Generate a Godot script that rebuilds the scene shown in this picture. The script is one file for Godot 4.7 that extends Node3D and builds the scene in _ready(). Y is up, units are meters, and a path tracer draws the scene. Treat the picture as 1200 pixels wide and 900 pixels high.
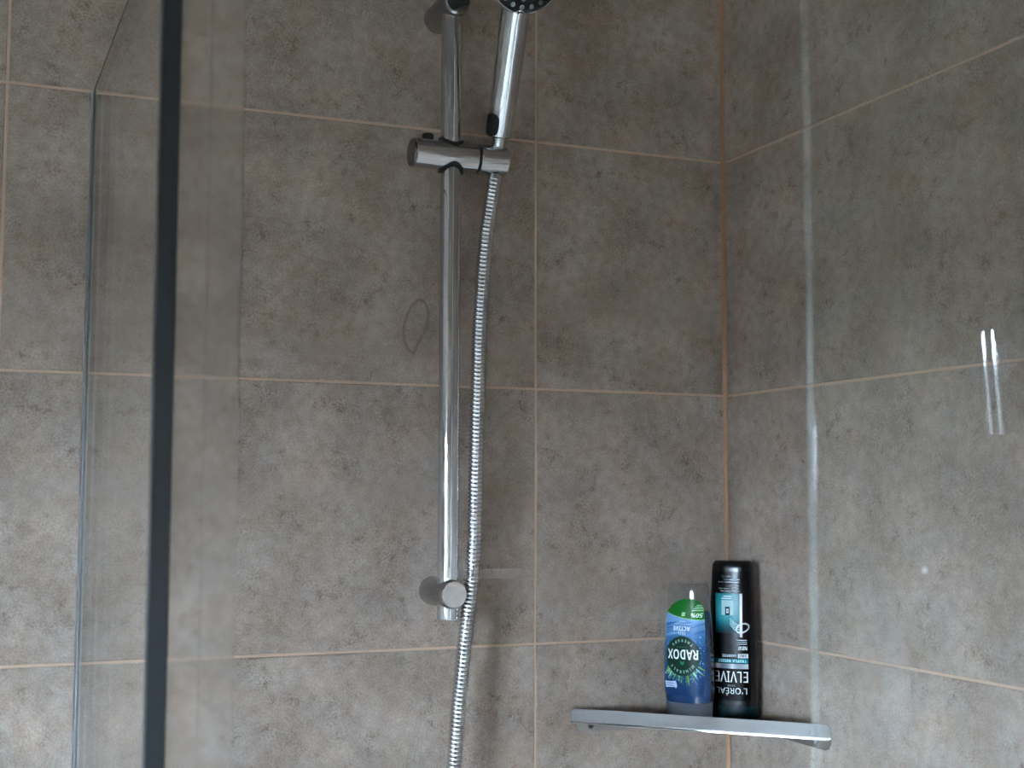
extends Node3D
# A tiled shower corner seen past the open edge of a glass side panel.
# Back wall is the plane z = 0, right wall the plane x = 0; the corner is the origin; y is up, metres.

const EYE := Vector3(-0.90898, 1.37528, 1.46793)
const YAW := 22.7385
const PITCH := 4.6615
const ROLL := 0.1812
const EXPOSURE := 38.0
const SKY_ENERGY := 5.0

const TILE_W := 0.6
const TILE_H := 0.3
const GROUT := 0.003
const JOINT_X := -0.263
const GLASS_X := -0.773
const GLASS_Z := 0.793

var M := {}
var rng := RandomNumberGenerator.new()
var font_plain: SystemFont
var font_bold: SystemFont
var stone: Image

# ---------------------------------------------------------------- naming and tagging
func numbered(called: String, parent: Node) -> String:
	var n := called
	var i := 0
	while parent.has_node(NodePath(n)):
		i += 1
		n = "%s_%03d" % [called, i]
	return n

func put(node: Node3D, called: String, parent: Node = null) -> Node3D:
	var p: Node = parent if parent else self
	node.name = numbered(called, p)
	p.add_child(node, true)
	return node

func part(called: String, mesh: Mesh, mat: Material, parent: Node = null) -> MeshInstance3D:
	var o := MeshInstance3D.new()
	o.mesh = mesh
	o.material_override = mat
	o.cast_shadow = GeometryInstance3D.SHADOW_CASTING_SETTING_ON
	put(o, called, parent)
	return o

func thing(called: String, label: String, category: String, at := Vector3.ZERO, group := "") -> Node3D:
	var o := Node3D.new()
	put(o, called)
	o.position = at
	tag(o, label, category, group)
	return o

func tag(o: Node, label: String, category: String, group := "") -> void:
	o.set_meta("label", label)
	o.set_meta("category", category)
	if group:
		o.set_meta("group", group)

func structure(o: Node, label: String, category: String) -> void:
	tag(o, label, category)
	o.set_meta("kind", "structure")

# ---------------------------------------------------------------- materials
func mat(called: String, color: Color, rough := 0.5, metal := 0.0) -> StandardMaterial3D:
	var m := StandardMaterial3D.new()
	m.resource_name = called
	m.albedo_color = color
	m.roughness = rough
	m.metallic = metal
	return m

func pane(called: String, color: Color, alpha: float, rough := 0.0) -> StandardMaterial3D:
	var m := mat(called, Color(color, alpha), rough)
	m.transparency = BaseMaterial3D.TRANSPARENCY_ALPHA
	return m

func solid_clear(called: String, color: Color, alpha: float, rough: float, bend: float) -> StandardMaterial3D:
	var m := mat(called, Color(color, alpha), rough)
	m.transparency = BaseMaterial3D.TRANSPARENCY_ALPHA
	m.refraction_enabled = true
	m.refraction_scale = bend
	return m

# ---------------------------------------------------------------- mesh building: triangles gathered, turned outwards, committed
class Shape:
	var v := PackedVector3Array()
	var uv := PackedVector2Array()
	var g := PackedInt32Array()
	func tri(a: Vector3, b: Vector3, c: Vector3, group := 0) -> void:
		v.append(a); v.append(b); v.append(c)
		uv.append(Vector2.ZERO); uv.append(Vector2.ZERO); uv.append(Vector2.ZERO)
		g.append(group)
	func quad(a: Vector3, b: Vector3, c: Vector3, d: Vector3, group := 0) -> void:
		tri(a, b, c, group)
		tri(a, c, d, group)
	func quad_uv(a: Vector3, b: Vector3, c: Vector3, d: Vector3, ta: Vector2, tb: Vector2, tc: Vector2, td: Vector2, group := 0) -> void:
		for k in [[a, ta], [b, tb], [c, tc], [a, ta], [c, tc], [d, td]]:
			v.append(k[0]); uv.append(k[1])
		g.append(group); g.append(group)
	func add(o: Shape, t := Transform3D.IDENTITY) -> void:
		for p in o.v:
			v.append(t * p)
		uv.append_array(o.uv)
		g.append_array(o.g)
	func volume() -> float:
		var s := 0.0
		for i in range(0, v.size(), 3):
			s += v[i].dot(v[i + 1].cross(v[i + 2]))
		return s
	func done(closed := true) -> ArrayMesh:
		var flip := closed and volume() > 0.0
		var st := SurfaceTool.new()
		st.begin(Mesh.PRIMITIVE_TRIANGLES)
		for i in range(0, v.size(), 3):
			var n: int = g[i / 3]
			st.set_smooth_group(n if n >= 0 else -1)
			for k in ([0, 2, 1] if flip else [0, 1, 2]):
				st.set_uv(uv[i + k])
				st.add_vertex(v[i + k])
		st.generate_normals()
		return st.commit()

# rings joined in order; breaks lists the ring numbers at which the surface has a hard edge
func loft(rings: Array, breaks := [], cap_start := true, cap_end := true) -> Shape:
	var s := Shape.new()
	var group := 1
	for i in rings.size() - 1:
		if i in breaks:
			group += 1
		var a: PackedVector3Array = rings[i]
		var b: PackedVector3Array = rings[i + 1]
		var n := a.size()
		for k in n:
			var j := (k + 1) % n
			s.quad(a[k], a[j], b[j], b[k], group)
	for e in [[cap_start, 0, false], [cap_end, rings.size() - 1, true]]:
		if not e[0]:
			continue
		var r: PackedVector3Array = rings[e[1]]
		var mid := Vector3.ZERO
		for p in r:
			mid += p
		mid /= r.size()
		group += 1
		for k in r.size():
			var j := (k + 1) % r.size()
			if e[2]:
				s.tri(mid, r[k], r[j], group)
			else:
				s.tri(mid, r[j], r[k], group)
	return s

func circle(c: Vector3, u: Vector3, w: Vector3, r: float, n := 32) -> PackedVector3Array:
	var out := PackedVector3Array()
	for k in n:
		var t := TAU * k / n
		out.append(c + u * cos(t) * r + w * sin(t) * r)
	return out

func frame_of(axis: Vector3) -> Array:
	var a := axis.normalized()
	var u := a.cross(Vector3.UP if absf(a.y) < 0.9 else Vector3.RIGHT).normalized()
	return [u, a.cross(u).normalized()]

# profile: [distance along axis, radius] pairs from a start; hard edges where the slope turns sharply
func lathe(start: Vector3, axis: Vector3, profile: Array, n := 32, hard := 35.0) -> Shape:
	var f := frame_of(axis)
	var a := axis.normalized()
	var rings := []
	var breaks := []
	for i in profile.size():
		rings.append(circle(start + a * profile[i][0], f[0], f[1], maxf(profile[i][1], 0.00005), n))
		if i > 0 and i < profile.size() - 1:
			var d0 := Vector2(profile[i][0] - profile[i - 1][0], profile[i][1] - profile[i - 1][1])
			var d1 := Vector2(profile[i + 1][0] - profile[i][0], profile[i + 1][1] - profile[i][1])
			if absf(rad_to_deg(d0.angle_to(d1))) > hard:
				breaks.append(i)
	return loft(rings, breaks)

func rod(a: Vector3, b: Vector3, r: float, n := 28, chamfer := 0.0008) -> Shape:
	var l := a.distance_to(b)
	var c := minf(chamfer, minf(r, l) * 0.4)
	return lathe(a, b - a, [[0, r - c], [c, r], [l - c, r], [l, r - c]], n, 30.0)

# box from corner lo to hi with chamfered edges
func box(lo: Vector3, hi: Vector3, c := 0.0006) -> Shape:
	var d := hi - lo
	c = minf(c, minf(d.x, minf(d.y, d.z)) * 0.45)
	var s := Shape.new()
	var mid := (lo + hi) / 2.0
	var h := d / 2.0
	var corner := func(sx: int, sy: int, sz: int, flat: int) -> Vector3:
		var p := Vector3(sx * (h.x - c), sy * (h.y - c), sz * (h.z - c))
		if flat == 0: p.x = sx * h.x
		elif flat == 1: p.y = sy * h.y
		else: p.z = sz * h.z
		return p + mid
	var g := 1
	for ax in 3:
		var o1 := (ax + 1) % 3
		var o2 := (ax + 2) % 3
		for sg in [-1, 1]:
			var q := []
			for e in [[-1, -1], [1, -1], [1, 1], [-1, 1]]:
				var sv := [0, 0, 0]
				sv[ax] = sg; sv[o1] = e[0]; sv[o2] = e[1]
				q.append(corner.call(sv[0], sv[1], sv[2], ax))
			if sg < 0:
				q.reverse()
			s.quad(q[0], q[1], q[2], q[3], g)
			g += 1
	for ax in 3: # edges along ax
		var o1 := (ax + 1) % 3
		var o2 := (ax + 2) % 3
		for e in [[-1, -1], [1, -1], [1, 1], [-1, 1]]:
			var q := []
			for k in [[-1, o1], [1, o1], [1, o2], [-1, o2]]:
				var sv := [0, 0, 0]
				sv[ax] = k[0]; sv[o1] = e[0]; sv[o2] = e[1]
				q.append(corner.call(sv[0], sv[1], sv[2], k[1]))
			var nrm: Vector3 = (q[1] - q[0]).cross(q[2] - q[0])
			if nrm.dot((q[0] + q[2]) / 2.0 - mid) < 0:
				q.reverse()
			s.quad(q[0], q[1], q[2], q[3], g)
			g += 1
	for sx in [-1, 1]:
		for sy in [-1, 1]:
			for sz in [-1, 1]:
				var a: Vector3 = corner.call(sx, sy, sz, 0)
				var b: Vector3 = corner.call(sx, sy, sz, 1)
				var e: Vector3 = corner.call(sx, sy, sz, 2)
				if sx * sy * sz > 0: s.tri(a, b, e, g)
				else: s.tri(a, e, b, g)
				g += 1
	return s

# a flat outline (points in order) thickened along a vector
func slab(outline: PackedVector3Array, thick: Vector3) -> Shape:
	var b := PackedVector3Array()
	for p in outline:
		b.append(p + thick)
	return loft([outline, b])

func tube(path: PackedVector3Array, radii: PackedFloat32Array, n := 16) -> Shape:
	var rings := []
	var up := frame_of(path[1] - path[0])
	var u: Vector3 = up[0]
	for i in path.size():
		var d := (path[mini(i + 1, path.size() - 1)] - path[maxi(i - 1, 0)]).normalized()
		u = (u - d * u.dot(d)).normalized()
		rings.append(circle(path[i], u, d.cross(u).normalized(), radii[i], n))
	return loft(rings)

# ---------------------------------------------------------------- print: lettering laid into an image
func fill_tri(im: Image, a: Vector2, b: Vector2, c: Vector2, col: Color) -> void:
	var lo := int(floor(minf(a.y, minf(b.y, c.y))))
	var hi := int(ceil(maxf(a.y, maxf(b.y, c.y))))
	var e := [[a, b], [b, c], [c, a]]
	for y in range(maxi(lo, 0), mini(hi + 1, im.get_height())):
		var yy := y + 0.5
		var x0 := 1e9
		var x1 := -1e9
		for k in e:
			var p: Vector2 = k[0]
			var q: Vector2 = k[1]
			if (p.y <= yy and q.y > yy) or (q.y <= yy and p.y > yy):
				var x := p.x + (q.x - p.x) * (yy - p.y) / (q.y - p.y)
				x0 = minf(x0, x)
				x1 = maxf(x1, x)
		if x1 > x0:
			var xa := maxi(int(round(x0)), 0)
			var xb := mini(int(round(x1)), im.get_width())
			if xb > xa:
				im.fill_rect(Rect2i(xa, y, xb - xa, 1), col)

func fill_poly(im: Image, pts: PackedVector2Array, col: Color) -> void:
	var t := Geometry2D.triangulate_polygon(pts)
	for i in range(0, t.size(), 3):
		fill_tri(im, pts[t[i]], pts[t[i + 1]], pts[t[i + 2]], col)

func fill_disc(im: Image, c: Vector2, rx: float, ry: float, col: Color, turn := 0.0) -> void:
	var pts := PackedVector2Array()
	for k in 48:
		pts.append(c + Vector2(cos(TAU * k / 48) * rx, sin(TAU * k / 48) * ry).rotated(turn))
	fill_poly(im, pts, col)

func fill_line(im: Image, pts: PackedVector2Array, w: float, col: Color) -> void:
	for i in pts.size() - 1:
		var d := (pts[i + 1] - pts[i]).normalized().orthogonal() * w / 2
		fill_tri(im, pts[i] + d, pts[i] - d, pts[i + 1] + d, col)
		fill_tri(im, pts[i + 1] + d, pts[i] - d, pts[i + 1] - d, col)

# words centred at c, h pixels tall (capitals), stretched to w pixels wide if w > 0
func words(im: Image, text: String, c: Vector2, h: float, col: Color, bold := false, w := 0.0, turn := 0.0) -> void:
	var t := TextMesh.new()
	t.text = text
	t.font = font_bold if bold else font_plain
	t.font_size = 64
	t.depth = 0.0
	t.pixel_size = 0.01
	var arr := t.get_mesh_arrays()
	if arr.size() == 0 or arr[Mesh.ARRAY_VERTEX] == null:
		return
	var vs: PackedVector3Array = arr[Mesh.ARRAY_VERTEX]
	if vs.is_empty():
		return
	var ix: PackedInt32Array = arr[Mesh.ARRAY_INDEX] if arr[Mesh.ARRAY_INDEX] != null else PackedInt32Array(range(vs.size()))
	var lo := Vector2(1e9, 1e9)
	var hi := Vector2(-1e9, -1e9)
	for p in vs:
		lo = lo.min(Vector2(p.x, p.y))
		hi = hi.max(Vector2(p.x, p.y))
	var k := h / (hi.y - lo.y)
	var kx := w / (hi.x - lo.x) if w > 0.0 else k
	var pts := PackedVector2Array()
	for p in vs:
		pts.append(c + Vector2((p.x - (lo.x + hi.x) / 2) * kx, -(p.y - (lo.y + hi.y) / 2) * k).rotated(turn))
	for i in range(0, ix.size(), 3):
		fill_tri(im, pts[ix[i]], pts[ix[i + 1]], pts[ix[i + 2]], col)

# capitals set round a circle, reading outwards (top) or inwards (bottom)
func arc_words(im: Image, text: String, c: Vector2, r: float, h: float, step: float, col: Color, top: bool) -> void:
	for i in text.length():
		var a := (i - (text.length() - 1) / 2.0) * step
		if top:
			words(im, text[i], c + Vector2(sin(a), -cos(a)) * r, h, col, true, 0.0, a)
		else:
			words(im, text[i], c + Vector2(sin(a), cos(a)) * r, h, col, true, 0.0, -a)

# ---------------------------------------------------------------- stone-look porcelain
func noise_bytes(seed_: int, freq: float, octaves: int, kind: int, size: int, seamless := true) -> PackedByteArray:
	var n := FastNoiseLite.new()
	n.seed = seed_
	n.noise_type = kind
	n.frequency = freq
	n.fractal_octaves = octaves
	n.fractal_type = FastNoiseLite.FRACTAL_FBM if octaves > 1 else FastNoiseLite.FRACTAL_NONE
	if kind == FastNoiseLite.TYPE_CELLULAR:
		n.cellular_return_type = FastNoiseLite.RETURN_DISTANCE
	var im := n.get_seamless_image(size, size) if seamless else n.get_image(size, size)
	im.convert(Image.FORMAT_L8)
	return im.get_data()

func make_stone(size: int) -> Image:
	var cloud := noise_bytes(3, 0.0045, 4, FastNoiseLite.TYPE_SIMPLEX_SMOOTH, size)
	var warm := noise_bytes(11, 0.008, 3, FastNoiseLite.TYPE_SIMPLEX_SMOOTH, size)
	var mid := noise_bytes(23, 0.028, 4, FastNoiseLite.TYPE_SIMPLEX, size)
	var fine := noise_bytes(37, 0.16, 3, FastNoiseLite.TYPE_SIMPLEX, size)
	var where := noise_bytes(51, 0.013, 3, FastNoiseLite.TYPE_SIMPLEX_SMOOTH, size)
	var vein := noise_bytes(67, 0.05, 3, FastNoiseLite.TYPE_SIMPLEX, size)
	var out := PackedByteArray()
	out.resize(size * size * 3)
	var j := 0
	for i in size * size:
		var c := cloud[i] - 128
		var w := warm[i] - 128
		var m := mid[i] - 128
		var f := fine[i] - 128
		var l := 142.0 + c * 0.13 + m * 0.08 + f * 0.115
		var z := where[i] - 138
		if z > 0:
			var q := vein[i] - 128
			if q < 0: q = -q
			if q < 12: # the light scratches and the dark pits that gather in patches
				l += (12 - q) * z * 0.010
			if f < -24:
				l += (f + 24) * z * 0.0042
			if m < -34:
				l += (m + 34) * z * 0.0042
		out[j] = clampi(int(l + 15.0 + w * 0.024), 0, 255)
		out[j + 1] = clampi(int(l - 0.5 - w * 0.004), 0, 255)
		out[j + 2] = clampi(int(l - 12.5 - w * 0.024), 0, 255)
		j += 3
	return Image.create_from_data(size, size, false, Image.FORMAT_RGB8, out)

# a soft, ragged stain: centre and half-axes in pixels of the tile's picture
func stain(im: Image, c: Vector2, rx: float, ry: float, turn: float, col: Color, strength: float, seed_: int) -> void:
	var n := FastNoiseLite.new()
	n.seed = seed_
	n.frequency = 0.07
	n.fractal_octaves = 3
	var r := int(maxf(rx, ry) * 1.6) + 2
	for y in range(maxi(int(c.y) - r, 0), mini(int(c.y) + r, im.get_height())):
		for x in range(maxi(int(c.x) - r, 0), mini(int(c.x) + r, im.get_width())):
			var d := Vector2(x - c.x, y - c.y).rotated(-turn)
			var q := sqrt(d.x * d.x / (rx * rx) + d.y * d.y / (ry * ry)) + n.get_noise_2d(x, y) * 0.8
			var k := clampf(1.25 - q, 0.0, 1.0) * strength * clampf(0.75 + n.get_noise_2d(x * 3.0, y * 3.0) * 0.9, 0.0, 1.0)
			if k > 0.0:
				im.set_pixel(x, y, im.get_pixel(x, y).lerp(col, k))

func stroke(im: Image, pts: PackedVector2Array, w: float, col: Color, strength: float) -> void:
	var box_ := Rect2(pts[0], Vector2.ZERO)
	for p in pts:
		box_ = box_.expand(p)
	box_ = box_.grow(w * 3)
	for y in range(maxi(int(box_.position.y), 0), mini(int(box_.end.y), im.get_height())):
		for x in range(maxi(int(box_.position.x), 0), mini(int(box_.end.x), im.get_width())):
			var p := Vector2(x, y)
			var d := 1e9
			for i in pts.size() - 1:
				d = minf(d, p.distance_to(Geometry2D.get_closest_point_to_segment(p, pts[i], pts[i + 1])))
			var k := clampf(1.3 - d / w, 0.0, 1.0) * strength
			if k > 0.0:
				im.set_pixel(x, y, im.get_pixel(x, y).lerp(col, k))

const DARK := Color(0.33, 0.30, 0.27)
const BROWN := Color(0.40, 0.33, 0.28)
# stains of the back wall: x, y, half width, half height (metres), turn, strength
var back_stains := [
	[-0.622, 1.470, .005, .016, 0.1, .55], [-0.474, 1.784, .008, .007, 0.3, .45], [-0.502, 1.742, .004, .006, 0.2, .5], [-0.493, 1.689, .003, .007, 0.0, .45], [-0.484, 1.728, .007, .008, 0.0, .25],
	[-0.614, 1.670, .006, .012, 0.0, .3], [-0.532, 1.553, .003, .005, 0.0, .7], [-0.602, 1.518, .012, .008, 0.0, .4], [-0.441, 1.489, .014, .010, 0.2, .35], [-0.447, 1.470, .012, .006, 0.1, .35],
	[-0.494, 1.402, .016, .013, 0.0, .35], [-0.568, 1.421, .004, .006, 0.0, .45], [-0.492, 1.137, .006, .009, 0.3, .5], [-0.395, 1.145, .005, .010, 0.0, .55], [-0.322, 1.268, .004, .004, 0.0, .5],
	[-0.139, 1.901, .006, .025, 0.1, .35], [-0.164, 1.318, .011, .008, 0.2, .45], [-0.787, 1.242, .014, .010, 0.4, .5], [-0.848, 1.244, .006, .010, 0.0, .6], [-0.835, 1.338, .010, .008, 0.5, .4],
	[-0.732, 1.238, .006, .007, 0.0, .5], [-0.807, 1.234, .006, .004, 0.6, .5], [-0.011, 1.734, .010, .040, 0.0, .35], [-0.010, 1.520, .007, .045, 0.0, .4], [-0.030, 1.770, .008, .020, 0.4, .3],
	[-0.101, 1.137, .020, .012, 0.0, .3], [-0.238, 1.164, .012, .010, 0.0, .3], [-0.444, 1.757, .010, .012, 0.0, .2], [-0.020, 1.225, .030, .050, 0.0, .25], [-0.150, 1.255, .020, .012, 0.0, .25],
	[-0.690, 1.560, .030, .035, 0.0, .2], [-0.560, 1.860, .050, .030, 0.0, .2], [-0.740, 1.880, .040, .030, 0.0, .2], [-0.330, 1.170, .030, .040, 0.2, .2], [-0.860, 1.130, .012, .014, 0.0, .3]]
# stains of the right wall: z, y, ...
var right_stains := [
	[0.335, 1.883, .006, .016, 0.0, .6], [0.338, 1.765, .006, .022, -0.2, .55], [0.381, 1.760, .003, .010, -0.2, .5], [0.488, 1.710, .011, .005, 0.2, .65], [0.456, 1.693, .011, .004, -0.6, .55],
	[0.412, 1.659, .003, .008, 0.0, .45], [0.102, 1.416, .006, .012, 0.2, .35], [0.106, 1.559, .005, .006, 0.6, .4], [0.085, 1.545, .004, .005, 0.0, .5], [0.300, 1.344, .007, .010, 0.0, .25],
	[0.060, 1.880, .010, .050, 0.0, .3], [0.030, 1.340, .012, .020, 0.0, .2], [0.499, 1.392, .020, .030, 0.4, .25], [0.420, 1.330, .012, .010, 0.0, .3], [0.530, 1.300, .014, .016, 0.0, .3],
	[0.470, 1.690, .016, .014, 0.0, .22], [0.040, 1.690, .008, .020, 0.2, .3], [0.230, 1.640, .020, .030, 0.2, .15], [0.510, 1.130, .020, .020, 0.0, .4], [0.360, 1.240, .008, .012, 0.0, .3]]

# ---------------------------------------------------------------- a wall clad in tiles
func tile_mesh(w: float, h: float, uv: Rect2) -> ArrayMesh:
	var s := Shape.new()
	var d := 0.0022
	var c := 0.0009
	var p := func(x: float, y: float, z: float) -> Vector3: return Vector3(x, y, z)
	var o := [p.call(-w / 2, -h / 2, -d), p.call(w / 2, -h / 2, -d), p.call(w / 2, h / 2, -d), p.call(-w / 2, h / 2, -d)]
	var e := [p.call(-w / 2, -h / 2, -c * 0.7), p.call(w / 2, -h / 2, -c * 0.7), p.call(w / 2, h / 2, -c * 0.7), p.call(-w / 2, h / 2, -c * 0.7)]
	var f := [p.call(-w / 2 + c, -h / 2 + c, 0), p.call(w / 2 - c, -h / 2 + c, 0), p.call(w / 2 - c, h / 2 - c, 0), p.call(-w / 2 + c, h / 2 - c, 0)]
	var t := func(v: Vector3) -> Vector2: return uv.position + Vector2((v.x / w + 0.5) * uv.size.x, (0.5 - v.y / h) * uv.size.y)
	s.quad_uv(f[0], f[1], f[2], f[3], t.call(f[0]), t.call(f[1]), t.call(f[2]), t.call(f[3]), 1)
	for k in 4:
		var j := (k + 1) % 4
		s.quad_uv(e[k], e[j], f[j], f[k], t.call(e[k]), t.call(e[j]), t.call(f[j]), t.call(f[k]), 2 + k)
		s.quad_uv(o[k], o[j], e[j], e[k], t.call(o[k]), t.call(o[j]), t.call(e[j]), t.call(e[k]), 7 + k)
	s.quad(o[3], o[2], o[1], o[0], 20)
	return s.done()

func tile_material(picture: Texture2D) -> StandardMaterial3D:
	var m := mat("stone look porcelain", Color.WHITE, 0.46)
	m.albedo_texture = picture
	m.metallic_specular = 0.4
	return m

func clad(wall: Node3D, from: float, to: float, first: float, step: float, along_z: bool, seen_from: float, seen_to: float, stains: Array, plain_mat: Material) -> void:
	var a := first
	var count := 0
	while a > from + 0.001:
		a -= step
	while a < to - 0.001:
		var lo := maxf(a, from) + (GROUT / 2 if a > from - 0.001 else 0.0)
		var hi := minf(a + step, to) - (GROUT / 2 if a + step < to + 0.001 else 0.0)
		for row in range(1, 9):
			var y0 := row * TILE_H + GROUT / 2
			var y1 := (row + 1) * TILE_H - GROUT / 2
			var w := hi - lo
			var h := y1 - y0
			var mid := (lo + hi) / 2
			var seen := hi > seen_from and lo < seen_to and row >= 3 and row <= 6
			var m: Material = plain_mat
			var uv := Rect2(fposmod(count * 0.37, 1.0), fposmod(count * 0.61, 1.0), w / 0.92, h / 0.92)
			if seen:
				var im := Image.create(int(w * 1670), int(h * 1670), false, Image.FORMAT_RGB8)
				var off := Vector2i((count * 571 + row * 233) % 1536, (count * 397 + row * 911) % 1536)
				for dx in [0, -1536]:
					for dy in [0, -1536]:
						var src := Rect2i(0, 0, 1536, 1536)
						im.blit_rect(stone, src, Vector2i(-off.x - dx, -off.y - dy))
				if (count + row) % 2 == 1:
					im.flip_x()
				if count % 3 == 1:
					im.flip_y()
				var k := 1670.0
				for n in stains.size():
					var q: Array = stains[n]
					if q[0] > lo and q[0] < hi and q[1] > y0 and q[1] < y1:
						var px: float = (hi - q[0]) * k if along_z else (q[0] - lo) * k
						stain(im, Vector2(px, (y1 - q[1]) * k), q[2] * k, q[3] * k, q[4], DARK if n % 3 else BROWN, q[5] * 0.75, n)
				if not along_z and lo < -0.43 and hi > -0.43 and y0 < 1.56 and y1 > 1.56: # the drop-shaped ring of an old splash
					var ring := PackedVector2Array()
					for p in [[-.412, 1.600], [-.420, 1.592], [-.426, 1.580], [-.430, 1.566], [-.429, 1.552], [-.424, 1.541], [-.417, 1.537], [-.412, 1.549], [-.405, 1.561], [-.400, 1.574], [-.400, 1.588], [-.405, 1.598], [-.412, 1.600]]:
						ring.append(Vector2((p[0] - lo) * k, (y1 - p[1]) * k))
					stroke(im, ring, 3.2, BROWN, 0.42)
				m = tile_material(ImageTexture.create_from_image(im))
				uv = Rect2(0, 0, 1, 1)
			var t := part("tile", tile_mesh(w, h, uv), m, wall)
			if along_z:
				t.position = Vector3(0, (y0 + y1) / 2, mid)
				t.rotation.y = -PI / 2
			else:
				t.position = Vector3(mid, (y0 + y1) / 2, 0)
			count += 1
		a += step

# ---------------------------------------------------------------- bottles
# cross-section of a flattened bottle at one height
func oval(y: float, a: float, b: float, e: float, n := 56) -> PackedVector3Array:
	var out := PackedVector3Array()
	for k in n:
		var t := TAU * k / n
		var c := cos(t)
		var s := sin(t)
		out.append(Vector3(a * signf(c) * pow(absf(c), 2.0 / e), y, b * signf(s) * pow(absf(s), 2.0 / e)))
	return out

func lerp_table(table: Array, y: float) -> Array:
	for i in table.size() - 1:
		if y <= table[i + 1][0]:
			var t := clampf((y - table[i][0]) / (table[i + 1][0] - table[i][0]), 0.0, 1.0)
			t = t * t * (3 - 2 * t) * 0.4 + t * 0.6
			return [lerpf(table[i][1], table[i + 1][1], t), lerpf(table[i][2], table[i + 1][2], t)]
	return [table[-1][1], table[-1][2]]

func bottle_shape(table: Array, y0: float, y1: float, e: float, inset := 0.0, steps := 30) -> Shape:
	var rings := []
	for i in steps + 1:
		var y := lerpf(y0, y1, i / float(steps))
		var d := lerp_table(table, y)
		rings.append(oval(y, d[0] - inset, d[1] - inset, e))
	return loft(rings)

# a sheet that follows the front of the bottle; half(t) gives its half width at height fraction t
func wrap_sheet(table: Array, y0: float, y1: float, e: float, half: Callable, shift: float, lift: float, skew := 0.0) -> Shape:
	var front := Shape.new()
	var rows := 40
	var cols := 20
	var at := func(i: int, k: int, up: float) -> Vector3:
		var t := i / float(rows)
		var y := lerpf(y0, y1, t)
		var d := lerp_table(table, y)
		var x: float = shift + skew * pow(clampf((t - 0.7) / 0.3, 0.0, 1.0), 2.0) + half.call(t) * (k / float(cols) * 2.0 - 1.0)
		var a: float = d[0]
		var z: float = d[1] * pow(maxf(0.0, 1.0 - pow(absf(x) / a, e)), 1.0 / e)
		var n := Vector3(signf(x) * pow(absf(x) / a, e - 1.0) / a, 0, pow(z / d[1], e - 1.0) / d[1]).normalized()
		return Vector3(x, y, z) + n * up
	var map := func(i: int, k: int) -> Vector2:
		# the print stands on its head, as the bottle does
		var t := i / float(rows)
		var w: float = half.call(t) / half.call(-1.0)
		return Vector2(0.5 - (k / float(cols) - 0.5) * w, t)
	for i in rows:
		for k in cols:
			front.quad_uv(at.call(i, k, lift), at.call(i, k + 1, lift), at.call(i + 1, k + 1, lift), at.call(i + 1, k, lift), map.call(i, k), map.call(i, k + 1), map.call(i + 1, k + 1), map.call(i + 1, k), 1)
	return front

func printed(im: Image, rough := 0.32) -> StandardMaterial3D:
	im.resize(im.get_width() / 2, im.get_height() / 2, Image.INTERPOLATE_LANCZOS)
	var m := mat("printed label", Color.WHITE, rough)
	m.albedo_texture = ImageTexture.create_from_image(im)
	m.texture_repeat = false
	m.metallic_specular = 0.3
	return m

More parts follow.
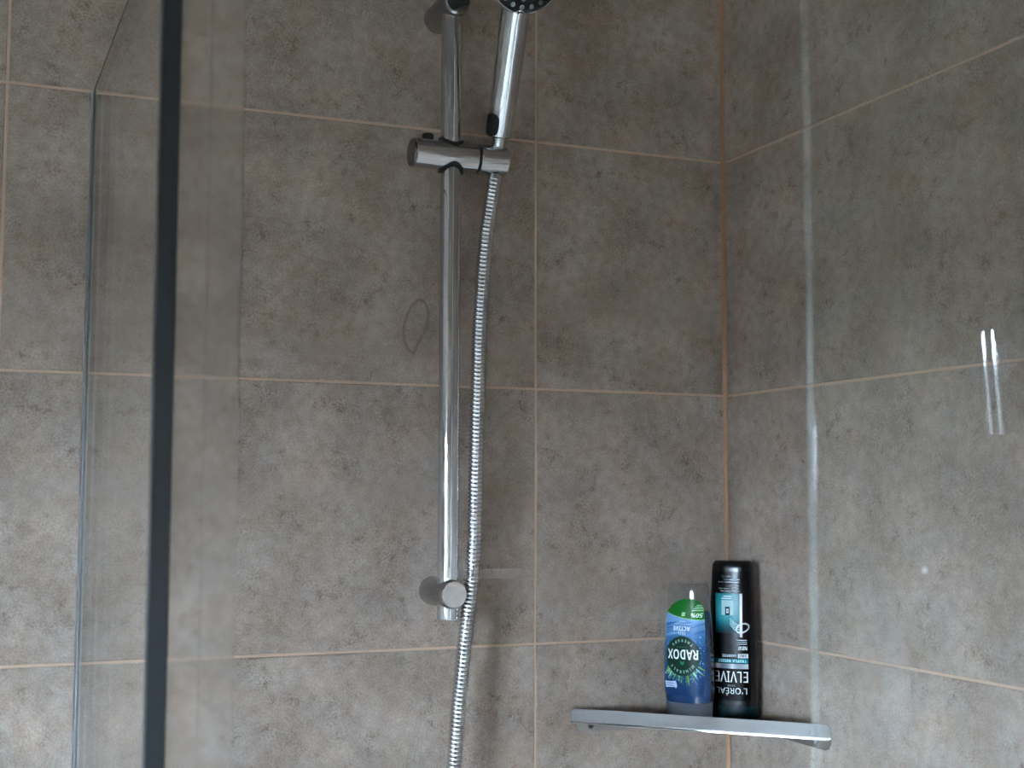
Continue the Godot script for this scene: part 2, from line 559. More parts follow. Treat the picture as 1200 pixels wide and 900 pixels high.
func blue_label() -> Image:
	# upright as printed: top of the picture is the shoulder of the bottle the right way up
	var W := 640
	var H := 1300
	var im := Image.create(W, H, false, Image.FORMAT_RGB8)
	for y in H:
		var t := y / float(H)
		var c := Color(0.03, 0.19, 0.36).lerp(Color(0.06, 0.28, 0.47), clampf(t * 2.2, 0, 1))
		if t > 0.45:
			c = c.lerp(Color(0.46, 0.62, 0.80), clampf((t - 0.45) / 0.33, 0, 1))
		im.fill_rect(Rect2i(0, y, W, 1), c)
	rng.seed = 5
	for k in 26: # streaks of a pale sky under the badge
		var y := rng.randf_range(790, 1000)
		var x := rng.randf_range(0, W)
		fill_disc(im, Vector2(x, y), rng.randf_range(50, 150), rng.randf_range(5, 13), Color(0.52, 0.68, 0.84).lerp(Color(0.20, 0.38, 0.62), rng.randf()), rng.randf_range(-0.35, -0.1))
	for k in 120: # splash
		var a := rng.randf_range(-2.4, 2.4)
		var r := rng.randf_range(265, 380)
		var p := Vector2(320, 530) + Vector2(sin(a), -cos(a)) * r
		fill_disc(im, p, rng.randf_range(3, 12), rng.randf_range(3, 9), Color(0.62, 0.76, 0.86).lerp(Color(0.16, 0.34, 0.60), rng.randf()), a)
	for k in 24: # slender leaves and blades that fan out above the badge
		var ang := -1.15 + 2.1 * k / 23.0 + rng.randf_range(-0.05, 0.05)
		var long := rng.randf_range(90, 185)
		var d := Vector2(sin(ang), -cos(ang))
		var from := Vector2(320, 530) + d * 238
		var lean := d.rotated(rng.randf_range(-0.35, 0.35))
		var side := lean.orthogonal() * rng.randf_range(9, 22)
		var col: Color = [Color(0.24, 0.45, 0.13), Color(0.45, 0.64, 0.20), Color(0.55, 0.78, 0.74), Color(0.12, 0.36, 0.30)][rng.randi() % 4]
		var to: Vector2 = from + lean * long
		fill_poly(im, PackedVector2Array([from - side * 0.4, from + lean * long * 0.4 - side, to, from + lean * long * 0.45 + side, from + side * 0.4]), col)
		fill_line(im, PackedVector2Array([from, to]), 4, col.lightened(0.3))
	for k in 60: # drops over the leaves
		var ang := rng.randf_range(-1.3, 1.3)
		var p := Vector2(320, 530) + Vector2(sin(ang), -cos(ang)) * rng.randf_range(262, 430)
		fill_disc(im, p, rng.randf_range(3, 8), rng.randf_range(3, 8), Color(0.74, 0.84, 0.90).lerp(Color(0.30, 0.50, 0.72), rng.randf()))
	fill_poly(im, PackedVector2Array([Vector2(400, 130), Vector2(420, 92), Vector2(440, 110), Vector2(600, 96), Vector2(616, 180), Vector2(420, 190)]), Color(0.82, 0.86, 0.94))
	for k in 2:
		fill_rect_soft(im, Rect2i(450, 122 + k * 30, 130, 10), Color(0.45, 0.55, 0.75))
	fill_disc(im, Vector2(320, 530), 268, 268, Color(0.03, 0.22, 0.16))
	fill_disc(im, Vector2(320, 530), 248, 248, Color(0.02, 0.17, 0.12))
	arc_words(im, "MINERALS", Vector2(320, 530), 210, 38, 0.25, Color(0.62, 0.78, 0.68), true)
	arc_words(im, "THERAPY", Vector2(320, 530), 210, 38, 0.25, Color(0.62, 0.78, 0.68), false)
	words(im, "RADOX", Vector2(320, 552), 132, Color(0.93, 0.95, 0.94), true, 474)
	for a in [-0.9, 0.0, 0.9, -1.8, 1.8]: # the little sprig over the word
		var d := Vector2(sin(a), -cos(a))
		fill_poly(im, PackedVector2Array([Vector2(320, 448), Vector2(320, 448) + d * 24 + d.orthogonal() * 9, Vector2(320, 448) + d * 44, Vector2(320, 448) + d * 24 - d.orthogonal() * 9]), Color(0.12, 0.55, 0.36))
	words(im, "feel good minerals", Vector2(320, 652), 20, Color(0.40, 0.62, 0.50), false)
	words(im, "FEEL", Vector2(330, 838), 44, Color(0.90, 0.94, 0.98), false)
	words(im, "ACTIVE", Vector2(330, 900), 58, Color(0.93, 0.96, 0.99), true)
	words(im, "lemongrass & sea minerals", Vector2(320, 962), 22, Color(0.90, 0.94, 0.98), false)
	words(im, "shower gel", Vector2(320, 995), 22, Color(0.90, 0.94, 0.98), false)
	# the green hill at the foot of the label
	var hill := PackedVector2Array([Vector2(0, H), Vector2(0, 1030), Vector2(60, 1020), Vector2(180, 1026), Vector2(330, 1044), Vector2(470, 1072), Vector2(590, 1106), Vector2(W, 1126), Vector2(W, H)])
	fill_poly(im, hill, Color(0.10, 0.42, 0.14))
	fill_line(im, PackedVector2Array([Vector2(0, 1030), Vector2(60, 1020), Vector2(180, 1026), Vector2(330, 1044), Vector2(470, 1072), Vector2(590, 1106), Vector2(W, 1126)]), 8, Color(0.55, 0.80, 0.42))
	words(im, "50%", Vector2(130, 1082), 62, Color(0.90, 0.96, 0.90), true)
	fill_rect_soft(im, Rect2i(296, 1066, 54, 54), Color(0.62, 0.82, 0.62))
	for k in 4:
		fill_rect_soft(im, Rect2i(60, 1142 + k * 24, 150 - k * 14, 9), Color(0.72, 0.88, 0.72))
	return im

func fill_rect_soft(im: Image, r: Rect2i, c: Color) -> void:
	im.fill_rect(r, c)

func black_label() -> Image:
	var W := 640
	var H := 1300
	var K := Color(0.012, 0.013, 0.016)
	var white := Color(0.86, 0.88, 0.90)
	var im := Image.create(W, H, false, Image.FORMAT_RGB8)
	im.fill(K)
	words(im, "L'ORÉAL", Vector2(286, 90), 78, Color(0.78, 0.80, 0.82), false, 470)
	words(im, "PARIS", Vector2(286, 152), 20, Color(0.6, 0.62, 0.64), false, 120)
	words(im, "ELVIVE", Vector2(286, 240), 108, Color(0.90, 0.91, 0.93), false, 500)
	# silver bar, teal bar, white bar
	for x in 520:
		var t := x / 520.0
		im.fill_rect(Rect2i(30 + x, 322, 1, 50), Color(0.80, 0.82, 0.84).lerp(Color(0.25, 0.30, 0.34), absf(sin(t * 7.0)) * (0.3 + t * 0.7)))
		im.fill_rect(Rect2i(30 + x, 378, 1, 44), Color(0.02, 0.50, 0.53).lerp(Color(0.02, 0.28, 0.32), t))
	words(im, "TRIPLE RESIST", Vector2(270, 400), 28, Color(0.72, 0.90, 0.92), true, 440)
	im.fill_rect(Rect2i(30, 430, 150, 44), white)
	words(im, "2-IN-1", Vector2(104, 452), 26, Color(0.10, 0.12, 0.14), true)
	words(im, "SHAMPOO", Vector2(310, 452), 30, white, true, 220)
	words(im, "NEW", Vector2(110, 530), 38, white, true, 130)
	for k in 3:
		im.fill_rect(Rect2i(46, 566 + k * 20, 150, 9), Color(0.72, 0.74, 0.76))
	# teal panel with paler centre and small dark emblem
	for y in 400:
		for x in 380:
			var g := 1.0 - clampf(Vector2(x - 190, y - 250).length() / 230.0, 0, 1)
			var base := Color(0.01, 0.16, 0.19).lerp(Color(0.02, 0.42, 0.45), clampf(y / 150.0, 0, 1))
			im.set_pixel(150 + x, 680 + y, base.lerp(Color(0.55, 0.74, 0.76), g * 0.75))
	im.fill_rect(Rect2i(250, 860, 180, 150), Color(0.60, 0.74, 0.76))
	im.fill_rect(Rect2i(300, 860, 74, 84), Color(0.05, 0.10, 0.14))
	im.fill_rect(Rect2i(318, 880, 38, 44), Color(0.74, 0.82, 0.84))
	im.fill_rect(Rect2i(330, 894, 14, 16), Color(0.05, 0.10, 0.14))
	for k in 2:
		fill_line(im, PackedVector2Array([Vector2(270, 1028 + k * 22), Vector2(430 - k * 30, 1028 + k * 22)]), 8, white)
	im.fill_rect(Rect2i(110, 640, 40, 440), white) # upright white line
	# looping strand that crosses it
	var loop := PackedVector2Array()
	for k in 41:
		var t := TAU * k / 40.0
		loop.append(Vector2(110 + cos(t) * 90, 732 + sin(t) * 44 - cos(t) * 16))
	fill_line(im, loop, 16, white)
	for k in 4:
		fill_line(im, PackedVector2Array([Vector2(150, 690 + k * 22), Vector2(230, 716 + k * 22), Vector2(300, 770 + k * 20)]), 8, Color(0.66, 0.82, 0.84))
	for q in [[1100, 300], [1124, 330], [1150, 210], [1190, 330], [1216, 250]]:
		im.fill_rect(Rect2i(150, q[0], q[1], 9), Color(0.62, 0.64, 0.66))
		for k in 9: # gaps between words
			im.fill_rect(Rect2i(150 + int(rng.randf() * q[1]), q[0], 7, 9), K)
	words(im, "ALL HAIR TYPES", Vector2(320, 1250), 22, Color(0.62, 0.64, 0.66), false)
	return im

# ================================================================ the scene
func _ready() -> void:
	# ---- camera
	var cam := Camera3D.new()
	cam.name = "camera"
	var yaw := deg_to_rad(YAW)
	var pitch := deg_to_rad(PITCH)
	var f := Vector3(sin(yaw) * cos(pitch), sin(pitch), -cos(yaw) * cos(pitch))
	var r0 := Vector3(cos(yaw), 0, sin(yaw))
	var r := r0 * cos(deg_to_rad(ROLL)) + r0.cross(f) * sin(deg_to_rad(ROLL))
	cam.transform = Transform3D(Basis(r, r.cross(f), -f), EYE)
	cam.fov = 31.75986
	cam.near = 0.05
	cam.far = 60.0
	var lens := CameraAttributesPhysical.new()
	lens.frustum_focal_length = 12.0 / tan(deg_to_rad(31.75986 / 2))
	lens.exposure_aperture = 5.6
	lens.frustum_focus_distance = 1.5
	lens.frustum_near = 0.05
	lens.frustum_far = 60.0
	cam.attributes = lens
	add_child(cam)
	cam.fov = 31.75986
	cam.make_current()

	# ---- overcast daylight that comes in by the window only
	var env := Environment.new()
	env.background_mode = Environment.BG_SKY
	var sky := Sky.new()
	var sm := ProceduralSkyMaterial.new()
	sm.sky_top_color = Color(0.78, 0.89, 1.0)
	sm.sky_horizon_color = Color(0.80, 0.90, 1.0)
	sm.ground_bottom_color = Color(0.16, 0.17, 0.16)
	sm.ground_horizon_color = Color(0.22, 0.24, 0.26)
	sm.ground_curve = 0.1
	sky.sky_material = sm
	env.sky = sky
	env.background_energy_multiplier = SKY_ENERGY
	env.tonemap_mode = Environment.TONE_MAPPER_LINEAR
	env.tonemap_exposure = EXPOSURE
	env.sdfgi_enabled = true
	env.ssao_enabled = true
	env.ssil_enabled = true
	var we := WorldEnvironment.new()
	we.name = "daylight"
	we.environment = env
	add_child(we)

	font_plain = SystemFont.new()
	font_plain.font_names = PackedStringArray(["Droid Sans"])
	font_bold = SystemFont.new()
	font_bold.font_names = PackedStringArray(["Droid Sans"])
	font_bold.font_weight = 700

	M.grout = mat("peach grout", Color(0.77, 0.65, 0.56), 0.8)
	M.sealant = mat("tan silicone sealant", Color(0.62, 0.47, 0.35), 0.42)
	M.paint = mat("taupe wall paint", Color(0.60, 0.55, 0.49), 0.7)
	M.white_paint = mat("white wall paint", Color(0.88, 0.87, 0.85), 0.7)
	M.floor = mat("taupe floor tile", Color(0.66, 0.63, 0.59), 0.9)
	M.floor.metallic_specular = 0.15
	M.ceiling = mat("ceiling paint", Color(0.40, 0.37, 0.34), 0.8)
	M.chrome = mat("chrome", Color(0.84, 0.85, 0.86), 0.03, 1.0)
	M.chrome_dull = mat("satin chrome", Color(0.66, 0.66, 0.66), 0.22, 1.0)
	M.steel = mat("brushed steel", Color(0.80, 0.81, 0.83), 0.13, 1.0)
	M.rubber = mat("dark rubber", Color(0.10, 0.105, 0.11), 0.55)
	M.black_plastic = mat("black plastic", Color(0.09, 0.095, 0.10), 0.4)
	M.nozzle = mat("grey silicone", Color(0.44, 0.46, 0.46), 0.5)
	M.seal_dark = mat("dark magnetic seal", Color(0.085, 0.10, 0.11), 0.5)
	M.aluminium = mat("satin aluminium", Color(0.70, 0.72, 0.74), 0.3, 1.0)
	M.glass = pane("shower glass", Color(0.56, 0.66, 0.58), 0.03)
	M.glass_edge = pane("ground glass edge", Color(0.74, 0.77, 0.75), 0.15, 0.6)
	M.glass_edge.metallic_specular = 0.05
	M.pvc = solid_clear("clear vinyl", Color(0.98, 0.97, 0.96), 0.02, 0.08, 0.03)
	M.top_edge = pane("dark glass edge", Color(0.24, 0.22, 0.19), 0.6, 0.5)
	M.acrylic = pane("clear acrylic", Color(0.9, 0.9, 0.9), 0.05)
	M.acrylic.metallic_specular = 0.45
	M.drip = pane("dried water mark", Color(0.9, 0.92, 0.92), 0.05, 0.1)
	M.enamel = mat("white enamel", Color(0.90, 0.90, 0.89), 0.18)
	M.upvc = mat("white window frame", Color(0.88, 0.88, 0.87), 0.35)
	M.blind = mat("white blind cloth", Color(0.86, 0.85, 0.83), 0.9)
	M.blind.backlight_enabled = true
	M.blind.backlight = Color(0.33, 0.33, 0.33)

	stone = make_stone(1536)
	build_room()
	build_panels()
	build_riser()
	build_handset()
	build_hose()
	build_dish()
	build_shelf()
	build_blue_bottle()
	build_black_bottle()
	build_hook()

func build_room() -> void:
	var plain_mat := tile_material(ImageTexture.create_from_image(stone))
	var wb := part("wall_back", box(Vector3(-3.12, 0.2, -0.14), Vector3(0.14, 2.8, -0.0014), 0.001).done(), M.grout)
	structure(wb, "back wall of beige-grey stone-look tiles with peach grout lines", "wall")
	clad(wb, -3.0, -0.001, JOINT_X, TILE_W, false, -0.95, 0.0, back_stains, plain_mat)
	var wr := part("wall_right", box(Vector3(0.0014, 0.2, -0.14), Vector3(0.14, 2.8, 3.6), 0.001).done(), M.grout)
	structure(wr, "right wall of beige-grey stone-look tiles running towards the viewer", "wall")
	part("plaster", box(Vector3(-0.006, 0.3, 1.505), Vector3(0.0014, 2.7, 3.5), 0.002).done(), M.white_paint, wr)
	clad(wr, 0.001, 1.5, 0.0, TILE_W, true, 0.0, 0.56, right_stains, plain_mat)
	# bead of sealant down the corner, a hollow quarter round
	var bead := Shape.new()
	var prof := []
	for k in 7:
		var t := PI / 2 * k / 6.0
		prof.append(Vector3(-0.0055 + 0.0045 * sin(t), 0, 0.0055 - 0.0045 * cos(t)))
	prof.append(Vector3(0.0, 0, 0.0))
	var lo := PackedVector3Array()
	var hi := PackedVector3Array()
	for p in prof:
		lo.append(p + Vector3(0, 0.461, 0))
		hi.append(p + Vector3(0, 2.699, 0))
	bead = loft([lo, hi], [])
	var tr := part("trim_1", bead.done(), M.sealant)
	structure(tr, "tan silicone sealant bead down the corner between the tiled walls", "sealant")

	var wl := Node3D.new()
	put(wl, "wall_left")
	structure(wl, "white painted wall with the bathroom window", "wall")
	var z0 := 1.95
	var z1 := 3.25
	var y0 := 0.95
	var y1 := 2.05
	part("wall_section", box(Vector3(-3.25, 0.2, -0.14), Vector3(-3.0, 2.8, z0), 0.001).done(), M.white_paint, wl)
	part("wall_section", box(Vector3(-3.25, 0.2, z1), Vector3(-3.0, 2.8, 3.6), 0.001).done(), M.white_paint, wl)
	part("wall_section", box(Vector3(-3.25, 0.2, z0), Vector3(-3.0, y0, z1), 0.001).done(), M.white_paint, wl)
	part("wall_section", box(Vector3(-3.25, y1, z0), Vector3(-3.0, 2.8, z1), 0.001).done(), M.white_paint, wl)
	var wf := part("wall_front", box(Vector3(-3.25, 0.2, 3.5), Vector3(0.14, 2.8, 3.6), 0.001).done(), M.paint)
	structure(wf, "taupe painted wall behind the viewer", "wall")
	var fl := part("floor", box(Vector3(-3.25, 0.2, -0.14), Vector3(0.14, 0.3, 3.6), 0.001).done(), M.floor)
	structure(fl, "plain taupe bathroom floor", "floor")
	var ce := part("ceiling", box(Vector3(-3.25, 2.7, -0.14), Vector3(0.14, 2.8, 3.6), 0.001).done(), M.ceiling)
	structure(ce, "taupe bathroom ceiling", "ceiling")
	# window with a mullion
	var wi := Node3D.new()
	put(wi, "window_1")
	structure(wi, "white framed bathroom window", "window")
	var fr := Shape.new()
	fr.add(box(Vector3(-3.190, y0, z0), Vector3(-3.120, y0 + 0.05, z1)))
	fr.add(box(Vector3(-3.190, y1 - 0.05, z0), Vector3(-3.120, y1, z1)))
	for z in [z0, z1 - 0.05, 2.57]:
		fr.add(box(Vector3(-3.190, y0 + 0.05, z), Vector3(-3.120, y1 - 0.05, z + 0.05)))
	part("window_frame", fr.done(), M.upvc, wi)
	part("pane", box(Vector3(-3.158, y0 + 0.05, z0 + 0.05), Vector3(-3.152, y1 - 0.05, 2.57)).done(), pane("window glass", Color.WHITE, 0.0), wi)
	part("pane", box(Vector3(-3.158, y0 + 0.05, 2.62), Vector3(-3.152, y1 - 0.05, z1 - 0.05)).done(), pane("window glass", Color.WHITE, 0.0), wi)
	part("sill", box(Vector3(-3.120, y0 - 0.03, z0 - 0.03), Vector3(-2.960, y0, z1 + 0.03), 0.003).done(), M.upvc, wi)
	var bl := thing("roller_blind", "white roller blind pulled half way down over the window", "blind")
	part("cloth", box(Vector3(-3.055, 1.588, z0 + 0.012), Vector3(-3.053, y1 - 0.03, z1 - 0.012), 0.0004).done(), M.blind, bl)
	part("bottom_bar", rod(Vector3(-3.054, 1.580, z0 + 0.012), Vector3(-3.054, 1.580, z1 - 0.012), 0.010, 20).done(), M.upvc, bl)
	part("roller", rod(Vector3(-3.070, y1 - 0.022, z0 + 0.008), Vector3(-3.070, y1 - 0.022, z1 - 0.008), 0.020, 24).done(), M.upvc, bl)
	# shower tray
	var ty := thing("shower_tray", "white shower tray on the floor under the glass panels", "shower tray")
	part("tray_floor", box(Vector3(-0.80, 0.3, 0.002), Vector3(-0.002, 0.43, 0.82), 0.003).done(), M.enamel, ty)
	var rim := Shape.new()
	rim.add(box(Vector3(-0.80, 0.43, 0.77), Vector3(-0.002, 0.46, 0.82), 0.004))
	rim.add(box(Vector3(-0.80, 0.43, 0.002), Vector3(-0.75, 0.46, 0.77), 0.004))
	part("rim", rim.done(), M.enamel, ty)
	part("waste", rod(Vector3(-0.4, 0.43, 0.4), Vector3(-0.4, 0.434, 0.4), 0.045).done(), M.chrome, ty)

func build_panels() -> void:
	var a := thing("glass_panel", "clear glass shower side panel with black edge seal, fixed to the tiled back wall", "glass panel")
	var x := GLASS_X
	part("glass", box(Vector3(x - 0.004, 0.4605, 0.004), Vector3(x + 0.004, 1.7983, 0.518), 0.0002).done(), M.glass, a)
	part("top_edge", box(Vector3(x - 0.0042, 1.7985, 0.004), Vector3(x + 0.0042, 1.8002, 0.518), 0.0002).done(), M.top_edge, a)
	var ch := Shape.new()
	for s in [-1, 1]:
		ch.add(box(Vector3(x + s * 0.0056 - 0.0012, 0.4605, 0.0005), Vector3(x + s * 0.0056 + 0.0012, 1.797, 0.016), 0.0004))
	part("wall_channel", ch.done(), M.aluminium, a)
	part("edge_seal", box(Vector3(x - 0.0066, 0.4605, 0.518), Vector3(x + 0.0066, 1.80, 0.529), 0.001).done(), M.seal_dark, a)
	var lips := Shape.new()
	for s in [-1, 1]:
		lips.add(box(Vector3(x + s * 0.0056 - 0.0008, 0.4605, 0.512), Vector3(x + s * 0.0056 + 0.0008, 1.80, 0.5176), 0.0003))
	part("seal_lip", lips.done(), M.glass_edge, a)
	var fin := part("clear_fin", box(Vector3(x + 0.0070, 0.4605, 0.5200), Vector3(x + 0.0290, 1.80, 0.5218), 0.0004).done(), M.pvc, a)
	fin.set_meta("label", "frosted clear vinyl strip")
	part("clear_fin", box(Vector3(x + 0.0295, 0.4605, 0.5222), Vector3(x + 0.0520, 1.80, 0.5240), 0.0004).done(), M.pvc, a)
	var b := thing("glass_panel", "clear glass shower front panel fixed to the tiled right wall", "glass panel")
	part("glass", box(Vector3(-0.4315, 0.4605, GLASS_Z - 0.003), Vector3(-0.004, 1.80, GLASS_Z + 0.003), 0.0001).done(), M.glass, b)
	part("glass_edge", box(Vector3(-0.4330, 0.4605, GLASS_Z - 0.003), Vector3(-0.4318, 1.80, GLASS_Z + 0.003), 0.0002).done(), M.glass_edge, b)
	# dried runs of water on the room side, and a fleck of limescale
	var run := PackedVector2Array([Vector2(-0.379, 1.297), Vector2(-0.369, 1.296), Vector2(-0.366, 1.270), Vector2(-0.363, 1.243), Vector2(-0.366, 1.231), Vector2(-0.374, 1.226), Vector2(-0.383, 1.228), Vector2(-0.388, 1.236), Vector2(-0.387, 1.262)])
	var run3 := PackedVector3Array()
	for q in run:
		run3.append(Vector3(q.x, q.y, GLASS_Z + 0.0032))
	part("water_mark", slab(run3, Vector3(0, 0, 0.0002)).done(), M.drip, b)
	part("limescale_fleck", lathe(Vector3(-0.3524, 1.3295, GLASS_Z + 0.0032), Vector3(0, 0, 1), [[0, 0.0016], [0.0004, 0.0014], [0.0007, 0.0006]], 12).done(), M.enamel, b)
	part("wall_channel", box(Vector3(-0.018, 0.4605, GLASS_Z + 0.0035), Vector3(-0.0005, 1.80, GLASS_Z + 0.006), 0.0004).done(), M.aluminium, b)

func build_riser() -> void:
	var t := thing("riser_rail", "chrome shower riser rail on two round wall brackets", "shower rail", Vector3(-0.3917, 0, 0))
	part("pole", rod(Vector3(0, 1.237, 0.052), Vector3(0, 1.965, 0.052), 0.0120, 40).done(), M.chrome, t)
	for y in [1.2655, 1.932]:
		var br := part("bracket", lathe(Vector3(0, y, 0.0006), Vector3(0, 0, 1), [[0, 0.0155], [0.001, 0.0165], [0.066, 0.0158], [0.068, 0.0150]], 44, 30.0).done(), M.chrome_dull, t)
		part("bracket_cap", lathe(Vector3(0, y, 0.0686), Vector3(0, 0, 1), [[0, 0.0147], [0.0035, 0.0147], [0.0045, 0.0140]], 44, 30.0).done(), M.chrome, br)
	# sliding holder
	var h := part("slider", lathe(Vector3(-0.0455, 1.757, 0.052), Vector3(1, 0, 0), [[0, 0.0150], [0.0012, 0.0170], [0.0745, 0.0170], [0.0752, 0.0164]], 48, 30.0).done(), M.chrome, t)
	h.set_meta("label", "chrome barrel that grips the rail")
	part("slider_ring", rod(Vector3(0.0298, 1.757, 0.052), Vector3(0.0322, 1.757, 0.052), 0.0158).done(), M.rubber, h)
	part("end_cap", rod(Vector3(-0.0475, 1.757, 0.052), Vector3(-0.0456, 1.757, 0.052), 0.0158).done(), M.chrome_dull, h)
	part("release_button", lathe(Vector3(-0.0255, 1.772, 0.046), Vector3(0, 1, 0), [[0, 0.0066], [0.0085, 0.0066], [0.0098, 0.0056]], 28, 30.0).done(), M.rubber, h)
	for s in [-1, 1]: # black bush where the rail passes through
		var rings := []
		for q in [[0.0146, -0.003], [0.0148, 0.0026], [0.0140, 0.0032], [0.0128, 0.0030], [0.0122, -0.004]]:
			var ring := PackedVector3Array()
			for k in 40:
				var ang := TAU * k / 40.0
				var px: float = cos(ang) * q[0]
				var pz: float = sin(ang) * q[0]
				var rise := sqrt(maxf(0.0172 * 0.0172 - pz * pz, 0.0))
				ring.append(Vector3(px, 1.757 + s * (rise + q[1]), 0.052 + pz))
			rings.append(ring)
		part("rail_bush", loft(rings, [], false, false).done(false), M.rubber, h)
	var grip := part("handset_socket", lathe(Vector3(0.0325, 1.757, 0.052), Vector3(1, 0, 0), [[0, 0.0168], [0.0007, 0.0176], [0.0330, 0.0176], [0.0345, 0.0164]], 48, 30.0).done(), M.chrome, t)
	grip.set_meta("label", "chrome end piece that holds the hand shower")

func build_handset() -> void:
	var base := Vector3(-0.3355, 1.7705, 0.0535)
	var top := Vector3(-0.3392, 1.908, 0.114)
	var ax := (top - base).normalized()
	var t := thing("hand_shower", "chrome hand shower standing in the slider, dark spray face at the top", "hand shower")
	# conical nut that sits in the holder, then the handle
	part("cone", lathe(base - ax * 0.004, ax, [[0, 0.0070], [0.016, 0.0078], [0.0165, 0.0090], [0.019, 0.0092]], 32).done(), M.chrome, t)
	var hl := base.distance_to(top)
	part("handle", lathe(base + ax * 0.0145, ax, [[0, 0.0136], [0.0015, 0.0154], [0.02, 0.0158], [hl * 0.55, 0.0162], [hl - 0.0145, 0.0164], [hl + 0.010, 0.0164], [hl + 0.020, 0.0140]], 44, 30.0).done(), M.chrome, t)
	# dark insert low on the side of the handle, following its surface
	var toward := Vector3(-0.86, 0, 0.51)
	toward = (toward - ax * toward.dot(ax)).normalized()
	var side := ax.cross(toward).normalized()
	var ins := Shape.new()
	var rows := 14
	var cols := 10
	var spot := func(i: int, k: int, up: float) -> Vector3:
		var v := i / float(rows)
		var w := 0.60 * sqrt(maxf(0.02, 1.0 - pow(absf(v * 2.0 - 1.0), 3.5)))
		var ang: float = (k / float(cols) * 2 - 1) * w
		var rr: float = 0.0156 + v * 0.0004 + up
		return base + ax * (0.0155 + v * 0.026) + (toward * cos(ang) + side * sin(ang)) * rr
	for i in rows:
		for k in cols:
			ins.quad(spot.call(i, k, 0.0009), spot.call(i, k + 1, 0.0009), spot.call(i + 1, k + 1, 0.0009), spot.call(i + 1, k, 0.0009), 1)
			ins.quad(spot.call(i + 1, k, -0.001), spot.call(i + 1, k + 1, -0.001), spot.call(i, k + 1, -0.001), spot.call(i, k, -0.001), 2)
	for i in rows:
		ins.quad(spot.call(i, 0, -0.001), spot.call(i, 0, 0.0009), spot.call(i + 1, 0, 0.0009), spot.call(i + 1, 0, -0.001), 3)
		ins.quad(spot.call(i, cols, 0.0009), spot.call(i, cols, -0.001), spot.call(i + 1, cols, -0.001), spot.call(i + 1, cols, 0.0009), 4)
	part("insert", ins.done(), M.black_plastic, t)
	# head
	var n := Vector3(0, -ax.z, ax.y).normalized()
	n = (n * cos(0.16) + Vector3(0, -1, 0) * sin(0.16)).normalized()
	var up := (ax - n * ax.dot(n)).normalized()
	var R := 0.0420
	var c := top + ax * 0.004 + up * (R - 0.0005) + n * 0.0135
	part("head", lathe(c - n * 0.024, n, [[0, 0.012], [0.004, 0.022], [0.011, R - 0.006], [0.018, R - 0.001], [0.022, R], [0.0245, R - 0.0006], [0.0252, R - 0.0016]], 56, 50.0).done(), M.chrome, t)
	var face := part("spray_face", lathe(c + n * 0.0004, n, [[0, R - 0.0020], [0.0012, R - 0.0024], [0.0030, R - 0.010], [0.0036, 0.010]], 56, 60.0).done(), M.black_plastic, t)
	part("face_tab", box(Vector3(-0.0045, -0.006, -0.0022), Vector3(0.0045, 0.006, 0.0022), 0.0012).done(), M.black_plastic, t).transform = Transform3D(Basis(up.cross(n), up, n), c - up * (R + 0.001) + n * 0.0005)
	var sx := up.cross(n).normalized()
	var noz := lathe(Vector3.ZERO, Vector3(0, 0, 1), [[0, 0.0034], [0.0012, 0.0034], [0.0024, 0.0024], [0.0028, 0.0016]], 16, 40.0).done()
	for q in [[0.0325, 18, 0.0], [0.0240, 13, 0.12], [0.0150, 8, 0.2]]:
		for k in q[1]:
			var ang: float = TAU * (k + 0.5) / q[1] + q[2]
			var o := part("nozzle", noz, M.nozzle, face)
			o.transform = Transform3D(Basis(sx, up, n), c + (sx * cos(ang) + up * sin(ang)) * q[0] + n * 0.0012)

func build_hose() -> void:
	var t := thing("shower_hose", "ribbed chrome shower hose hanging from the hand shower", "hose")
	var cv := Curve3D.new()
	for p in [[-0.3352, 1.7395, .0530], [-0.3434, 1.7324, .0560], [-0.3498, 1.6647, .0560], [-0.3562, 1.5763, .0560], [-0.3586, 1.4987, .0560], [-0.3609, 1.4027, .0560], [-0.3627, 1.3173, .0560], [-0.3661, 1.2703, .0560], [-0.3736, 1.2051, .0560], [-0.3814, 1.1222, .0560], [-0.3845, 1.0766, .0560], [-0.389, 1.0, .057], [-0.39, 0.92, .058]]:
		if p[1] == 1.7395:
			continue
		cv.add_point(Vector3(p[0], p[1], p[2]))
	cv.set_point_position(0, Vector3(-0.3385, 1.7360, 0.0545))
	for i in range(1, cv.point_count - 1):
		var d := (cv.get_point_position(i + 1) - cv.get_point_position(i - 1)) * 0.18
		cv.set_point_in(i, -d)
		cv.set_point_out(i, d)
	cv.bake_interval = 0.0005
	var pitch := 0.0046
	var length := cv.get_baked_length()
	var path := PackedVector3Array()
	var rad := PackedFloat32Array()
	var s := 0.0
	while s < length - pitch:
		for q in [[0.0, 0.0074], [0.08, 0.0084], [0.28, 0.0088], [0.60, 0.0088], [0.82, 0.0084], [0.90, 0.0074]]:
			path.append(cv.sample_baked(s + q[0] * pitch, true))
			rad.append(q[1])
		s += pitch
	part("hose_tube", tube(path, rad, 18).done(), M.chrome, t)
	var p0 := cv.sample_baked(0.0, true)
	var p1 := cv.sample_baked(0.012, true)
	var ax := (p1 - p0).normalized()
	part("nut", lathe(p0 - ax * 0.004, ax, [[0, 0.0068], [0.001, 0.0080], [0.010, 0.0080], [0.011, 0.0070]], 28, 30.0).done(), M.chrome, t)

